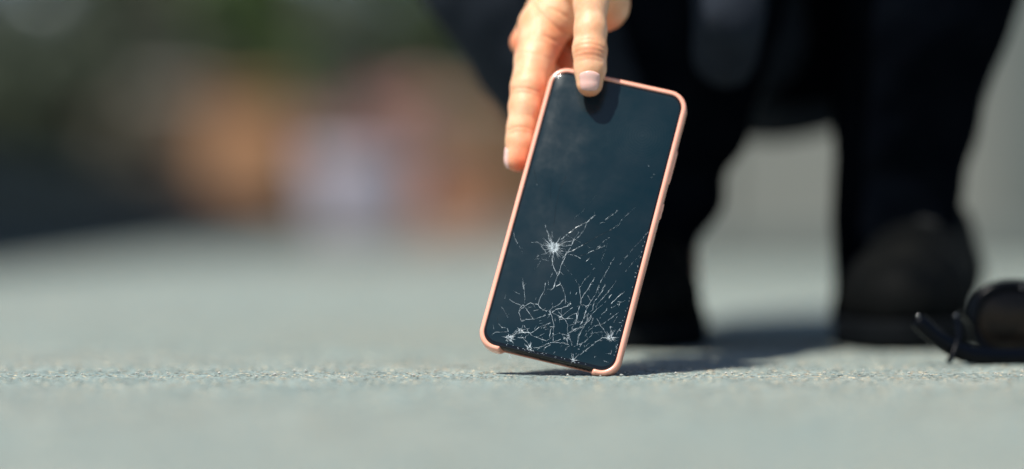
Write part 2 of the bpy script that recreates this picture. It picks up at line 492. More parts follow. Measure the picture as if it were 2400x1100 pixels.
def glass_mat():
    m = bpy.data.materials.new('dusty_display_glass'); m.use_nodes = True; nt = m.node_tree; N = nt.nodes; L = nt.links
    b = N['Principled BSDF']; b.inputs['Specular IOR Level'].default_value = .42; b.inputs['IOR'].default_value = 1.5
    tc = N.new('ShaderNodeTexCoord')
    def noise(sc, det, vec=None):
        n = N.new('ShaderNodeTexNoise'); n.inputs['Scale'].default_value = sc; n.inputs['Detail'].default_value = det; n.inputs['Roughness'].default_value = .62
        L.new(vec or tc.outputs['Object'], n.inputs['Vector']); return n.outputs['Fac']
    def ramp(src, p0, p1, c0, c1):
        r = N.new('ShaderNodeValToRGB'); e = r.color_ramp.elements; e[0].position = p0; e[1].position = p1
        e[0].color = (*c0, 1); e[1].color = (*c1, 1); L.new(src, r.inputs[0]); return r.outputs[0]
    def mix(a, b_, f, mode='MIX'):
        x = N.new('ShaderNodeMix'); x.data_type = 'RGBA'; x.blend_type = mode
        if hasattr(f, 'node'): L.new(f, x.inputs[0])
        else: x.inputs[0].default_value = f
        for i, q in ((6, a), (7, b_)):
            if hasattr(q, 'node'): L.new(q, x.inputs[i])
            else: x.inputs[i].default_value = (*q, 1)
        return x.outputs[2]
    # display stack: deep teal grey under the glass, smudges and dust on top
    smear = ramp(noise(34, 5), .42, .78, (0, 0, 0), (1, 1, 1))
    dust = ramp(noise(2600, 2), .70, .80, (0, 0, 0), (1, 1, 1))
    patch = ramp(noise(70, 4), .45, .7, (0, 0, 0), (.55, .55, .55))
    mp = N.new('ShaderNodeMapping'); mp.inputs['Location'].default_value = (-.019, 0, -.052)
    L.new(tc.outputs['Object'], mp.inputs['Vector'])
    wv = N.new('ShaderNodeTexWave'); wv.wave_type = 'RINGS'; wv.rings_direction = 'SPHERICAL'; wv.inputs['Scale'].default_value = 210; wv.inputs['Distortion'].default_value = 3.5; wv.inputs['Detail'].default_value = 2
    L.new(mp.outputs[0], wv.inputs['Vector'])
    gr = N.new('ShaderNodeTexGradient'); gr.gradient_type = 'SPHERICAL'
    mp2 = N.new('ShaderNodeMapping'); mp2.inputs['Scale'].default_value = (45, 1, 45); L.new(mp.outputs[0], mp2.inputs['Vector']); 
    L.new(mp2.outputs[0], gr.inputs['Vector'])
    sw = mix((0, 0, 0), wv.outputs['Color'], gr.outputs['Fac'])
    base = mix((.0026, .0145, .0205), (.0095, .0195, .0255), smear)
    base = mix(base, (.045, .06, .065), mix((0, 0, 0), patch, dust))
    base = mix(base, (.030, .048, .055), mix((0, 0, 0), sw, .25))
    L.new(base, b.inputs['Base Color'])
    rr = ramp(noise(50, 5), .35, .75, (.10, .10, .10), (.24, .24, .24)); L.new(rr, b.inputs['Roughness'])
    return m
M_glass = glass_mat()
M_bezel = mat('black_glass_rim', (.003, .004, .005), .12, 0, .5)
GY0 = .45   # depth of the glass face below the case lip, mm
rr_solid(W_ / 2 - .0023, L_ / 2 - .0023, .0088, [(1.3, GY0 + .05), (.75, GY0 + .10), (.3, GY0 + .35), (0, GY0 + .8), (0, GY0 + 1.15), (.3, GY0 + 1.2)], 'glass_rim', M_bezel)
screen = rr_solid(W_ / 2 - .0036, L_ / 2 - .0043, .0068, [(.15, GY0 - .02), (0, GY0 + .03), (0, GY0 + .3)], 'screen', M_glass)
tag(screen, 'dark teal cracked glass screen'); screen.location.z = .0004
# speaker slits, port and screw on the bottom edge, camera hole top left
mb = MB(); zb = -L_ / 2 + .0021
mb.box((.0, .0045, zb + .00012), (.0088, .0026, .0008), 0, .0003)
mb.build('charging_port', M_black, phone)
for k in range(6):
    MB().box((.0115 + k * .0022, .0045, zb + .00012), (.0013, .0013, .0008), 0, .0002).build('speaker_hole', M_black, phone)
cx, cz = on_phone(1301, 178)
fc = MB().lathe((0, 0, 0), [(.0001, 0), (.0012, 0), (.00135, .00008), (.0014, -.0001)], 24)
o = fc.build('front_camera', mat('lens_ring', (.5, .52, .55), .12, 1.0), phone, True)
o.rotation_euler = (math.radians(90), 0, 0); o.location = (cx, GY0 * 1e-3 - .00004, cz)
MB().lathe((0, 0, 0), [(.0001, .0006), (.0006, .00052), (.0010, .0003), (.0011, 0)], 16).build('lens', mat('lens_glint', (.9, .92, .95), .25), o, True)  # near-white lens colour paints in the glint of the camera hole

# ---- cracks, traced on the glass as raised slivers
CR = MB(); CD = MB()
YC = GY0 * 1e-3 - .00003
def sliver(mb_, p, q, w0, w1, h=.00005):
    p = np.array(p); q = np.array(q); d = q - p; L = np.linalg.norm(d)
    if L < 1e-6: return
    n = np.array([-d[1], d[0]]) / L
    a = [p + n * w0 / 2, p - n * w0 / 2, q - n * w1 / 2, q + n * w1 / 2]
    t = rnd.uniform(-.35, .35)
    r0 = p + n * w0 * t; r1 = q + n * w1 * t
    vs = [(u[0], YC, u[1]) for u in a] + [(r0[0], YC - h, r0[1]), (r1[0], YC - h, r1[1])]
    mb_.add(vs, [(0, 4, 5, 3), (4, 1, 2, 5), (0, 1, 4), (2, 3, 5)])
def crack(px, w=.00022, dark=False, keep=.86, jit=.00022):
    pts = [np.array(on_phone(*p, .0004)) for p in px]
    mb_ = CD if dark else CR
    for a, b in zip(pts[:-1], pts[1:]):
        L = np.linalg.norm(b - a); n = max(1, int(L / .0011)); prev = a
        for i in range(1, n + 1):
            t = i / n; c = a + (b - a) * t
            if i < n: c = c + np.array([rnd.uniform(-1, 1), rnd.uniform(-1, 1)]) * jit
            if rnd.random() < keep:
                s_ = rnd.uniform(.35, 1.15) if not dark else .8
                sliver(mb_, prev, c, w * s_, w * s_ * rnd.uniform(.5, 1.3))
                if not dark and rnd.random() < .10:   # bright chip
                    sliver(mb_, c, c + np.array([rnd.uniform(-1, 1), rnd.uniform(-1, 1)]) * .0005, w * 2.4, w * 1.0)
                if not dark and rnd.random() < .10:   # side hair
                    d = (c - prev); d = np.array([-d[1], d[0]]) * rnd.choice((-1, 1)) * rnd.uniform(.5, 1.6)
                    sliver(mb_, c, c + d + (c - prev), w * .5, w * .15)
            prev = c
def Z8(*l): return [(1200 + x / 3.667, 380 + y / 3.667) for x, y in l]
def Z3(*l): return [(1150 + x / 4.583, 660 + y / 4.583) for x, y in l]
def burst(px, py, core, rays, rmax, dens=60):
    c = np.array(on_phone(px, py, .0004))
    for k in range(rays):
        a = rnd.uniform(0, 2 * math.pi); L = rmax * rnd.uniform(.35, 1) ** 1.3
        p = c + np.array([math.cos(a), math.sin(a)]) * core * .5; n = 4; ww = .00022 * rnd.uniform(.5, 1.2)
        for i in range(n):
            a2 = a + rnd.uniform(-.12, .12); q = p + np.array([math.cos(a2), math.sin(a2)]) * L / n
            sliver(CR, p, q, ww * (1 - i / n) + .00003, ww * (1 - (i + 1) / n) + .00003); p = q
    for k in range(dens):
        a = rnd.uniform(0, 2 * math.pi); r = core * math.sqrt(rnd.random()); p = c + np.array([math.cos(a), math.sin(a)]) * r
        a = rnd.uniform(0, 2 * math.pi); q = p + np.array([math.cos(a), math.sin(a)]) * core * rnd.uniform(.15, .5)
        sliver(CR, p, q, .0003 * rnd.uniform(.4, 1.2), .0001, .00012)
B = .00018; M = .000135; FN = .000085
for w0, l in [(B, Z8((420,665),(490,610),(560,555),(650,515),(710,462))), (M, Z8((650,515),(625,575),(575,640),(525,680),(505,735),(480,780),(430,830))),
    (M, Z8((575,600),(530,665),(510,720))), (M, Z8((430,690),(520,680))), (M, Z8((430,725),(505,715))), (B, Z8((420,765),(480,775),(540,750),(600,720))),
    (FN, Z8((870,570),(930,525))), (M, Z8((480,790),(560,812),(590,830))), (M, Z8((640,790),(720,750),(800,720))), (FN, Z8((720,750),(780,690),(855,635))),
    (M, Z8((755,530),(800,500),(840,468),(900,425))), (FN, Z8((20,640),(50,700))), (FN, Z8((85,765),(100,800))), (FN, Z8((0,560),(20,640))),
    (B, Z8((345,800),(350,880),(375,940),(390,975),(380,1010),(365,1070),(345,1092))), (B, Z8((470,780),(440,850),(420,890),(410,940),(390,980))),
    (FN, Z8((345,880),(310,920),(250,975))), (M, Z8((350,950),(330,990))), (FN, Z8((320,850),(280,840),(215,830),(190,840))), (FN, Z8((245,850),(220,905))),
    (FN, Z8((290,790),(230,800),(205,830))), (FN, Z8((300,780),(275,830))), (M, Z8((250,720),(300,790))), (M, Z8((345,600),(350,650))), (M, Z8((285,540),(315,640),(330,690))),
    (M, Z8((345,1092),(415,1048))), (FN, Z8((1170,600),(1020,770),(920,895))), (FN * .7, Z8((1100,800),(975,940))), (FN * .7, Z8((820,700),(770,850))),
    (FN, Z8((710,910),(680,950),(620,1020),(580,1080))), (M, Z8((710,990),(650,1100))), (FN, Z8((880,820),(820,930))), (M, Z8((820,930),(765,1020),(735,1090))),
    (M, Z8((800,1050),(770,1100))), (FN, Z8((895,1020),(840,1095))), (FN * .6, Z8((440,870),(580,1060))), (FN * .7, Z8((470,630),(690,745))), (FN * .6, Z8((530,500),(640,385),(720,290))),
    (FN, Z8((90,1000),(105,1095))), (FN, Z8((60,720),(90,780))), (M, Z8((165,692),(225,690),(300,740))), (FN * .7, Z8((900, 560), (960, 480), (1060, 390)))]:
    crack(l, w0, keep=.94 if w0 > FN else .72)
for w0, l in [(M, Z3((590,15),(575,100),(545,150),(520,210),(510,250))), (B, Z3((510,250),(535,285),(565,305),(625,320),(645,355))), (B, Z3((690,10),(670,75),(750,25))),
    (FN, Z3((545,155),(600,120),(665,80))), (M, Z3((740,0),(770,60),(795,130),(800,180),(800,240))), (M, Z3((340,0),(360,90),(368,180),(365,265))), (B, Z3((365,265),(345,252),(315,285),(300,335))),
    (B, Z3((360,280),(330,290),(305,320))), (FN, Z3((250,100),(355,160))), (M, Z3((200,190),(270,235),(350,262),(375,285),(420,350),(470,415))), (B, Z3((370,265),(425,230),(510,248))),
    (M, Z3((300,330),(335,430),(345,470),(340,500),(290,515),(240,560))), (B, Z3((335,430),(380,405),(470,405),(540,380),(640,350),(700,300),(760,290),(820,265),(860,215))),
    (B, Z3((650,355),(635,310),(665,280),(720,255),(790,190))), (B, Z3((650,355),(670,430),(680,470),(640,530),(635,600))), (M, Z3((680,460),(672,560),(668,650))),
    (B, Z3((345,450),(390,520),(440,580),(520,610),(600,640))), (M, Z3((640,445),(560,475),(520,490))), (B, Z3((520,490),(440,550),(340,550))), (M, Z3((670,345),(740,375),(760,380))),
    (M, Z3((800,410),(830,470),(825,550),(860,640),(875,690))), (M, Z3((885,780),(890,840))), (M, Z3((1090,0),(1050,70),(1000,140),(970,190))), (B, Z3((970,190),(965,240),(945,300),(930,380),(910,460))),
    (B, Z3((950,60),(965,150),(975,240))), (M, Z3((1160,30),(1130,130),(1080,210),(1035,290),(1020,330),(990,420),(960,480))), (B, Z3((1230,35),(1180,130),(1110,220),(1095,310))),
    (M, Z3((1290,80),(1230,150),(1130,270))), (B, Z3((1300,140),(1270,180))), (B * 1.2, Z3((1455,90),(1380,155),(1295,240))), (M, Z3((1240,210),(1150,290),(1080,360),(1040,420),(1000,490),(950,580),(930,690))),
    (B, Z3((1250,265),(1245,310),(1190,360),(1170,400))), (M, Z3((1380,330),(1320,370))), (B, Z3((1320,370),(1240,435))), (FN, Z3((1240,435),(1180,470))), (M, Z3((1385,240),(1375,285))), (FN, Z3((1465,190),(1300,285))),
    (M, Z3((1140,400),(1175,470),(1220,530),(1260,590))), (M, Z3((1290,480),(1285,590))), (M, Z3((1345,690),(1350,750))), (FN, Z3((1300,740),(1290,780),(1240,775))),
    (B, Z3((210,600),(300,530),(340,515))), (B, Z3((290,600),(370,610),(375,590))), (M, Z3((300,600),(350,610),(390,650),(415,700))), (B, Z3((240,580),(300,545),(420,550))),
    (M, Z3((460,715),(540,700),(600,670),(670,655),(750,620))), (M, Z3((670,655),(760,660),(850,680))), (M, Z3((830,560),(900,520),(980,480),(1060,420),(1100,350))),
    (M, Z3((960,790),(1030,730),(1110,670),(1200,605),(1240,600))), (M, Z3((930,690),(1010,650),(1060,600),(1110,550),(1200,540))), (M, Z3((680,575),(740,555),(800,570))),
    (FN, Z3((110,265),(150,320),(185,390))), (M, Z3((75,440),(120,490),(180,505),(190,540))), (M, Z3((5,580),(50,545),(190,540))), (M, Z3((570,740),(600,700),(640,680))),
    (M, Z3((560,660),(550,630),(555,600))), (M, Z3((720,310),(762,375))), (M, Z3((762,290),(762,375))), (M, Z3((830,320),(762,375),(740,405))), (M, Z3((880,280),(830,320))), (B, Z3((735,405),(800,400),(885,400))),
    (M, Z3((930,340),(890,350),(820,395))), (B, Z3((920,340),(925,400),(910,430))), (M, Z3((1020,310),(1000,400),(960,470))), (M, Z3((1050,340),(1035,420),(1010,450))), (M, Z3((1100,390),(1080,470))),
    (M, Z3((850,470),(960,430),(1000,440))), (M, Z3((900,540),(950,500),(1010,480))), (FN, Z3((1000,600),(1060,520),(1120,470))), (M, Z3((990,250),(1020,260),(1030,290))), (M, Z3((860,215),(845,260),(790,275))),
    (M, Z3((605,420),(640,340))), (M, Z3((930,690),(935,600),(955,540))), (FN, Z3((500,730),(560,700))), (FN, Z3((690,800),(700,830))), (M, Z3((800,720),(850,690))), (FN, Z3((1010,560),(1040,600),(1010,660))),
    (M, Z3((1040,150),(1080,210))), (M, Z3((915,140),(925,120))), (FN, Z3((960,60),(1000,0))), (FN, Z3((1310,460),(1390,330))), (FN, Z3((1350,570),(1400,480)))]:
    crack(l, w0, keep=.95 if w0 > FN else .74)
for l in [Z8((360,545),(375,400),(405,250),(465,120)), Z8((185,50),(205,140),(215,190)), Z8((335,150),(330,310)), Z8((600,720),(720,650),(870,570)), Z8((590,805),(640,790)), Z8((390,975),(415,1050),(420,1095)),
          Z3((420,350),(470,415)), Z3((300,335),(335,430)), Z3((875,690),(885,780)), Z3((70,380),(75,440)), Z3((965,150),(975,240)), Z3((800,180),(795,235))]:
    crack(l, .00017, True, 1.0, .00006)
burst(1200 + 355 / 3.667, 380 + 735 / 3.667, .0027, 40, .0075, 150)
burst(1150 + 200 / 4.583, 660 + 610 / 4.583, .0019, 9, .0036, 60)
burst(1150 + 415 / 4.583, 660 + 718 / 4.583, .0012, 8, .0034, 30)
burst(1150 + 1290 / 4.583, 660 + 608 / 4.583, .0015, 16, .0048, 34)
burst(1150 + 885 / 4.583, 660 + 850 / 4.583, .0006, 9, .0045, 8)
burst(1150 + 820 / 4.583, 660 + 605 / 4.583, .0018, 3, .0030, 26)
burst(1150 + 760 / 4.583, 660 + 378 / 4.583, .0005, 4, .0025, 6)
burst(1150 + 320 / 4.583, 660 + 530 / 4.583, .0013, 10, .0035, 22)
burst(1195, 838, .0008, 6, .002, 10)
for (px, py) in [(1259, 433), (1229, 437), (1526, 416), (1532, 409), (1520, 390), (1395, 505), (1446, 495), (1394, 629), (1386, 620), (1545, 480), (1520, 545), (1507, 590), (1497, 635), (1492, 655), (1470, 760), (1462, 800), (1455, 830), (1350, 830), (1275, 832), (1300, 838), (1230, 822), (1240, 826), (1260, 829), (1190, 806), (1215, 818)]:
    burst(px, py, .0003, 0, .001, 4)
for k in range(90):      # stray chips and hairlines over the shattered lower part
    px = rnd.gauss(1330, 80); py = rnd.gauss(770, 48)
    x, z = on_phone(px, py, .0004)
    if abs(x) < W_ / 2 - .0045 and z > -L_ / 2 + .005 and z < -.02:
        a = rnd.gauss(.95, .6); L = rnd.uniform(.0006, .0028); d = np.array([math.cos(a), math.sin(a)]) * L
        sliver(CR, (x, z), np.array((x, z)) + d, .00014 * rnd.uniform(.5, 1.2), .00004)
for k in range(46):       # chips along the right and bottom rims
    t = rnd.random()
    if k < 26: x, z = W_ / 2 - .0040 + rnd.uniform(-.0004, .0003), -L_ / 2 + .012 + t * .075
    else: x, z = -W_ / 2 + .012 + t * .05, -L_ / 2 + .0042 + rnd.uniform(-.0003, .0005)
    a = rnd.uniform(0, 3.1); sliver(CR, (x, z), (x + .0004 * math.cos(a), z + .0004 * math.sin(a)), .0003, .0001, .0001)
M_crack = mat('fractured_glass', (.26, .31, .34), .30, 0, .7, noise=(420, (.80, .87, .90)))
co = CR.build('cracks', M_crack, screen); co.location.z = -.0004; tag(co, 'white fracture lines spreading from several impact points', kind='stuff')
co = CD.build('dark_cracks', mat('open_fracture', (.001, .002, .003), .4), screen); co.location.z = -.0004; tag(co, 'thin black fracture lines', kind='stuff')

# ------------------------------------------------------------------ the person, squatting behind the phone
person = empty('person', (0.19, 1.72, 0))
tag(person, 'person in black jacket and trousers squatting down and lifting the cracked phone', 'person')

def HPt(px, py, dy):
    return P(px, py, plane_Y(px, py, dy * 1e-3))
def mm(*a): return [x * 1e-3 for x in a]
thumb = chain([HPt(1382, 196, -8.6), HPt(1383, 160, -10.2), HPt(1382, 118, -11.5), HPt(1384, 70, -12.0), HPt(1385, 10, -11.0), HPt(1392, -70, -4), HPt(1402, -150, 8)], mm(7.2, 8.3, 9.0, 8.5, 9.2, 13.0, 17), .003)
index = chain([HPt(1213, 374, 13.2), HPt(1219, 330, 12.8), HPt(1223, 300, 12.3), HPt(1231, 250, 11.5), HPt(1239, 205, 12), HPt(1253, 140, 17), HPt(1276, 66, 24)], mm(6.9, 7.7, 7.9, 8.9, 9.8, 11.0, 14.5), .0025)
middle = chain([HPt(1345, 268, 18.5), HPt(1312, 220, 22), HPt(1258, 140, 38), HPt(1230, 100, 42), HPt(1290, 5, 44)], mm(7.0, 7.8, 7.6, 8.0, 12), .002)
ring = chain([HPt(1385, 275, 18.5), HPt(1368, 232, 24), HPt(1320, 150, 44), HPt(1290, 100, 54), HPt(1330, 0, 50)], mm(6.8, 7.4, 7.2, 8.0, 12), .002)
pinky = chain([HPt(1412, 262, 18.0), HPt(1398, 228, 23), HPt(1368, 165, 42), HPt(1350, 90, 56), HPt(1375, 0, 52)], mm(6.0, 6.4, 6.4, 7.2, 11), .002)
palm = [chain([HPt(1392, -70, -2), HPt(1412, 20, 22)], mm(12, 12.4), .004),
        chain([HPt(1290, 0, 34), HPt(1345, -60, 34), HPt(1400, -150, 34)], mm(12.5, 17, 19)),
        chain([HPt(1270, 62, 24), HPt(1330, -30, 26), HPt(1395, -130, 24)], mm(12.5, 15, 18)),
        chain([HPt(1375, 0, 50), HPt(1420, -100, 42)], mm(11, 17)),
        chain([HPt(1392, -70, -2), HPt(1410, -170, 14)], mm(13, 18)),
        chain([HPt(1421, 8, 22), HPt(1420, -60, 24), HPt(1425, -170, 34)], mm(12.8, 15, 18))]
W0 = HPt(1425, -290, 42)
EL = np.array([-0.08, 1.34, 0.50]); SH = np.array([0.00, 1.70, 0.76])
wrist = chain([HPt(1410, -160, 30), W0, W0 + (EL - W0) * .35], mm(20, 24, 29))
def hand_f(X, Y, Z):
    d = union(palm, .007)(X, Y, Z)
    d = smin(d, wrist(X, Y, Z), .012)
    d = smin(d, index(X, Y, Z), .0042)
    e = smin(middle(X, Y, Z), d, .003); d = e
    d = smin(d, ring(X, Y, Z), .002)
    d = smin(d, pinky(X, Y, Z), .002)
    # skin web between thumb and index finger
    d = smin(d, web(X, Y, Z), .008)
    t_ = thumb(X, Y, Z)
    kz = .0028 + .011 * np.clip((Z - .185) / .02, 0, 1)
    d = smin(d, t_, kz)
    return d
web = chain([HPt(1330, 40, 24), HPt(1360, -20, 10)], mm(8, 9))
lo = np.minimum(HPt(1165, 415, -22), HPt(1165, 415, 30)); 
lo = np.array([P(1165, 0, 1.26)[0], 1.262, .085]); 
hi = np.array([P(1510, 0, 1.34)[0] + .004, 1.415, P(0, -330, 1.38)[2]])
lo[0] -= .004; lo[2] = P(0, 420, 1.28)[2]
HV, HF = surface_nets(hand_f, lo, hi, .0008)
def grad(f, V, e=.0003):
    V = V.astype(np.float32); g = []
    for k in range(3):
        a = V.copy(); b = V.copy(); a[:, k] += e; b[:, k] -= e
        g.append(f(a[:, 0], a[:, 1], a[:, 2]) - f(b[:, 0], b[:, 1], b[:, 2]))
    g = np.stack(g, 1); return g / (np.linalg.norm(g, axis=1, keepdims=True) + 1e-9)
for _ in range(2):
    g = grad(hand_f, HV); d = hand_f(*HV.astype(np.float32).T); HV = HV - g * d[:, None]
Nn = grad(hand_f, HV, .0008)
# creases and wrinkles, laid out in the hand's own plane
hx = 1200 + F * HV[:, 0] / HV[:, 1]; hy = HOR - F * (HV[:, 2] - HC) / HV[:, 1]
loc = (HV - PT) @ PR
facing = np.clip(-Nn[:, 1] * 2.0, 0, 1)
is_th = loc[:, 1] < -.0005
disp = np.zeros(len(HV))
def crease(pl, wd, dp, mask):
    global disp
    D = np.full(len(HV), 1e9)
    for (a, b) in zip(pl[:-1], pl[1:]):
        ax_, ay = a; bx, by = b; L = (bx - ax_) ** 2 + (by - ay) ** 2
        t = np.clip(((hx - ax_) * (bx - ax_) + (hy - ay) * (by - ay)) / L, 0, 1)
        D = np.minimum(D, np.hypot(hx - ax_ - t * (bx - ax_), hy - ay - t * (by - ay)))
    disp -= dp * 1e-3 * np.exp(-(D / wd) ** 2) * facing * mask
th = is_th.astype(float); rest = 1 - th
for (pl, wd, dp) in [
    ([(1345, 112), (1362, 105), (1384, 103), (1405, 108), (1420, 116)], 3.0, .42),
    ([(1348, 124), (1368, 117), (1388, 116), (1408, 121), (1420, 128)], 2.6, .40),
    ([(1350, 134), (1372, 129), (1392, 129), (1412, 135)], 2.6, .38),
    ([(1356, 144), (1376, 140), (1396, 141), (1410, 146)], 2.4, .22),
    ([(1360, 96), (1382, 91), (1404, 96)], 2.4, .22), ([(1375, 84), (1383, 96), (1381, 108)], 2.0, .15)]:
    crease(pl, wd * .8, dp * .8, th)
for (pl, wd, dp) in [
    ([(1190, 213), (1212, 206), (1240, 208), (1268, 218)], 3.2, .55), ([(1192, 222), (1225, 216), (1262, 226)], 2.6, .22),
    ([(1188, 306), (1208, 298), (1232, 299), (1256, 307)], 3.0, .50), ([(1192, 314), (1220, 307), (1248, 313)], 2.4, .18),
    ([(1200, 128), (1225, 122), (1262, 128), (1292, 140)], 3.6, .38), ([(1218, 96), (1245, 92), (1275, 100)], 3, .22),
    ([(1240, 0), (1264, 30), (1290, 52), (1318, 74), (1350, 90)], 6.5, 1.5), ([(1276, 84), (1302, 96), (1328, 104), (1345, 106)], 5, 1.1),
    ([(1290, 20), (1318, 34), (1345, 52)], 4.6, .9), ([(1300, 112), (1318, 130), (1322, 150)], 3.6, .35), ([(1250, 8), (1262, 40), (1258, 78)], 4, .3),
    ([(1432, 20), (1452, 34), (1470, 30)], 4, .35), ([(1425, 62), (1442, 60)], 3, .3)]:
    crease(pl, wd * .75, dp * .75, rest)
# knuckle pads and soft unevenness
disp += .00010 * vnoise(HV[:, 0], HV[:, 1], HV[:, 2], 240, 1) + .00008 * vnoise(HV[:, 0], HV[:, 1], HV[:, 2], 800, 3)
disp += .0006 * np.exp(-(((hx - 1383) / 26) ** 2 + ((hy - 122) / 16) ** 2)) * th * facing
HV2 = HV + Nn * disp[:, None]
# fingertip and knuckle redness; palm hollow's red paints in shade and bounced light
red = np.zeros(len(HV))
def blob(px, py, sx, sy, a, m):
    global red
    red = np.maximum(red, a * m * np.exp(-(((hx - px) / sx) ** 2 + ((hy - py) / sy) ** 2)))
blob(1222, 392, 36, 46, .95, rest); blob(1383, 226, 46, 22, .5, th); blob(1384, 122, 34, 20, .45, th); blob(1318, 118, 36, 46, .8, rest)
blob(1205, 100, 14, 26, .7, rest); blob(1262, 200, 14, 60, .5, rest); blob(1440, 70, 30, 30, .6, rest); blob(1236, 212, 44, 9, .3, rest); blob(1222, 303, 40, 8, .3, rest); blob(1318, 70, 34, 12, .5, rest)

# coarse rest of the body (under the clothes), head and left hand
def body_parts():
    A = np.array
    hips = A([.20, 1.98, .24]); chest = A([.14, 1.80, .66]); neck = A([.12, 1.66, .89]); head = A([.11, 1.57, 1.00])
    fs = [chain([hips, (hips + chest) / 2, chest, A([.13, 1.73, .79])], mm(135, 120, 140, 95)),
          chain([A([.01, 1.72, .75]), A([.27, 1.74, .75])], mm(62, 62)),
          chain([A([.13, 1.73, .79]), neck, head - A([0, 0, .02])], mm(60, 54, 56)),
          ell(head + A([0, .01, .045]), (.078, .098, .105)), ell(head + A([0, -.035, -.035]), (.055, .055, .072)),
          (chain([head + A([0, -.088, .03]), head + A([0, -.107, -.005])], mm(7, 11)), .012),
          (chain([head + A([-.022, -.086, -.045]), head + A([.022, -.086, -.045])], mm(7, 7)), .008),
          (ell(head + A([-.031, -.080, .022]), (.017, .012, .011)), .004), (ell(head + A([.031, -.080, .022]), (.017, .012, .011)), .004), (chain([head + A([-.048, -.080, .040]), head + A([-.018, -.090, .042])], mm(5, 6)), .008), (chain([head + A([.048, -.080, .040]), head + A([.018, -.090, .042])], mm(5, 6)), .008), (ell(head + A([-.080, .01, .0]), (.012, .02, .032)), .006), (ell(head + A([.080, .01, .0]), (.012, .02, .032)), .006),
          chain([SH, EL], mm(48, 40)), chain([EL, W0], mm(40, 26)),
          chain([A([.29, 1.74, .73]), A([.38, 1.62, .52]), A([.30, 1.44, .50])], mm(48, 40, 27)),
          chain([hips, A([.12, 1.52, .47]), A([.103, 1.66, .06])], mm(95, 60, 26)), chain([hips, A([.33, 1.55, .47]), A([.262, 1.66, .06])], mm(95, 60, 26)),
          chain([A([.103, 1.66, .05]), A([.095, 1.60, .035])], mm(24, 22)), chain([A([.262, 1.66, .05]), A([.25, 1.60, .035])], mm(24, 22))]
    return union(fs, .03)
# left hand resting over the knee
def lhand():
    A = np.array; w_ = A([.30, 1.44, .50]); p = A([.27, 1.385, .475])
    fs = [chain([w_, (w_ + p) / 2, p], mm(27, 28, 30))]
    for i, (dx, L) in enumerate(((-.026, .9), (-.009, 1.0), (.009, .95), (.026, .75))):
        a = p + A([dx, -.012, -.006]); fs.append((chain([p, a, a + A([dx * .2, -.035 * L, -.012]), a + A([dx * .2, -.05 * L, -.036 * L]), a + A([dx * .2, -.046 * L, -.058 * L])], mm(14, 10, 8.6, 7.8, 6.8)), .004))
    fs.append((chain([w_ + A([-.02, -.01, 0]), p + A([-.04, .012, -.012]), p + A([-.052, -.012, -.03])], mm(15, 10, 8)), .006))
    return union(fs, .01)
LV, LF = surface_nets(lhand(), (.18, 1.27, .36), (.36, 1.48, .55), .003)
A = np.array
def cloth_noise(f, amp=.004, sc=34):
    return lambda X, Y, Z: f(X, Y, Z) + amp * vnoise(X, Y, Z, sc, 4)
# jacket: torso, sleeves, the hanging left flap, hem between the knees
jk = union([chain([P(1850, -80, 1.86), A([.20, 1.95, .42]), A([.14, 1.80, .68]), A([.13, 1.73, .79])], mm(128, 150, 155, 95)),
            chain([A([.01, 1.72, .76]), A([.27, 1.74, .76])], mm(74, 74)),
            chain([SH, EL, W0 + (EL - W0) * .30], mm(68, 62, 46)),
            chain([A([.29, 1.74, .74]), A([.38, 1.62, .53]), A([.31, 1.47, .50])], mm(64, 55, 40)),
            chain([P(1235, -110, 1.64), P(1310, 60, 1.64), P(1385, 225, 1.64)], mm(70, 68, 56)),
            chain([P(1235, -110, 1.64), A([.08, 1.80, .62])], mm(66, 110)),
            chain([P(1480, -20, 1.68), P(1640, 20, 1.74), P(1850, -60, 1.86)], mm(70, 70, 95)),
            (chain([P(1712, -60, 1.53), P(1708, 40, 1.515), P(1702, 120, 1.54)], mm(26, 23, 19)), .006),
            chain([A([.13, 1.74, .81]), A([.12, 1.68, .87])], mm(74, 68))], .03)
tr = union([chain([P(1543, 770, 1.66), P(1534, 640, 1.655), P(1540, 545, 1.65), P(1592, 450, 1.65), P(1590, 395, 1.65), P(1612, 300, 1.64), P(1640, 0, 1.60), A([.125, 1.53, .46])], mm(34, 29, 28, 32, 27, 39, 58, 72), .006),
            chain([A([.125, 1.53, .47]), A([.19, 1.95, .27])], mm(75, 120)),
            chain([P(2085, 745, 1.66), P(2118, 660, 1.66), P(2100, 560, 1.655), P(2100, 450, 1.65), P(2112, 300, 1.64), P(2165, 0, 1.61), A([.33, 1.55, .46])], mm(42, 44, 40, 41.5, 46, 60, 74), .01),
            chain([A([.33, 1.55, .47]), A([.22, 1.95, .27])], mm(75, 120)),
            chain([P(1790, -30, 1.80), P(1930, -30, 1.80)], mm(88, 88))], .012)
_bp = body_parts()
_ankle = union([chain([np.array([.103, 1.66, .10]), np.array([.103, 1.66, .04]), np.array([.095, 1.60, .03])], mm(24, 26, 24)), chain([np.array([.262, 1.66, .10]), np.array([.262, 1.66, .04]), np.array([.25, 1.60, .03])], mm(24, 26, 24)), wrist, chain([np.array([.38, 1.62, .53]), np.array([.30, 1.44, .50])], mm(40, 30))], .01)
def body_f(X, Y, Z):
    b = _bp(X, Y, Z)
    inside = np.minimum(np.minimum(jk(X, Y, Z), tr(X, Y, Z)) + .007, _ankle(X, Y, Z))
    return np.where(Z < .86, np.maximum(b, inside), b)
BV, BF = surface_nets(body_f, (-.17, 1.22, .004), (.52, 2.20, 1.20), .0085)
allV = np.concatenate([HV2, BV, LV]); allF = np.concatenate([HF, BF + len(HV2), LF + len(HV2) + len(BV)])

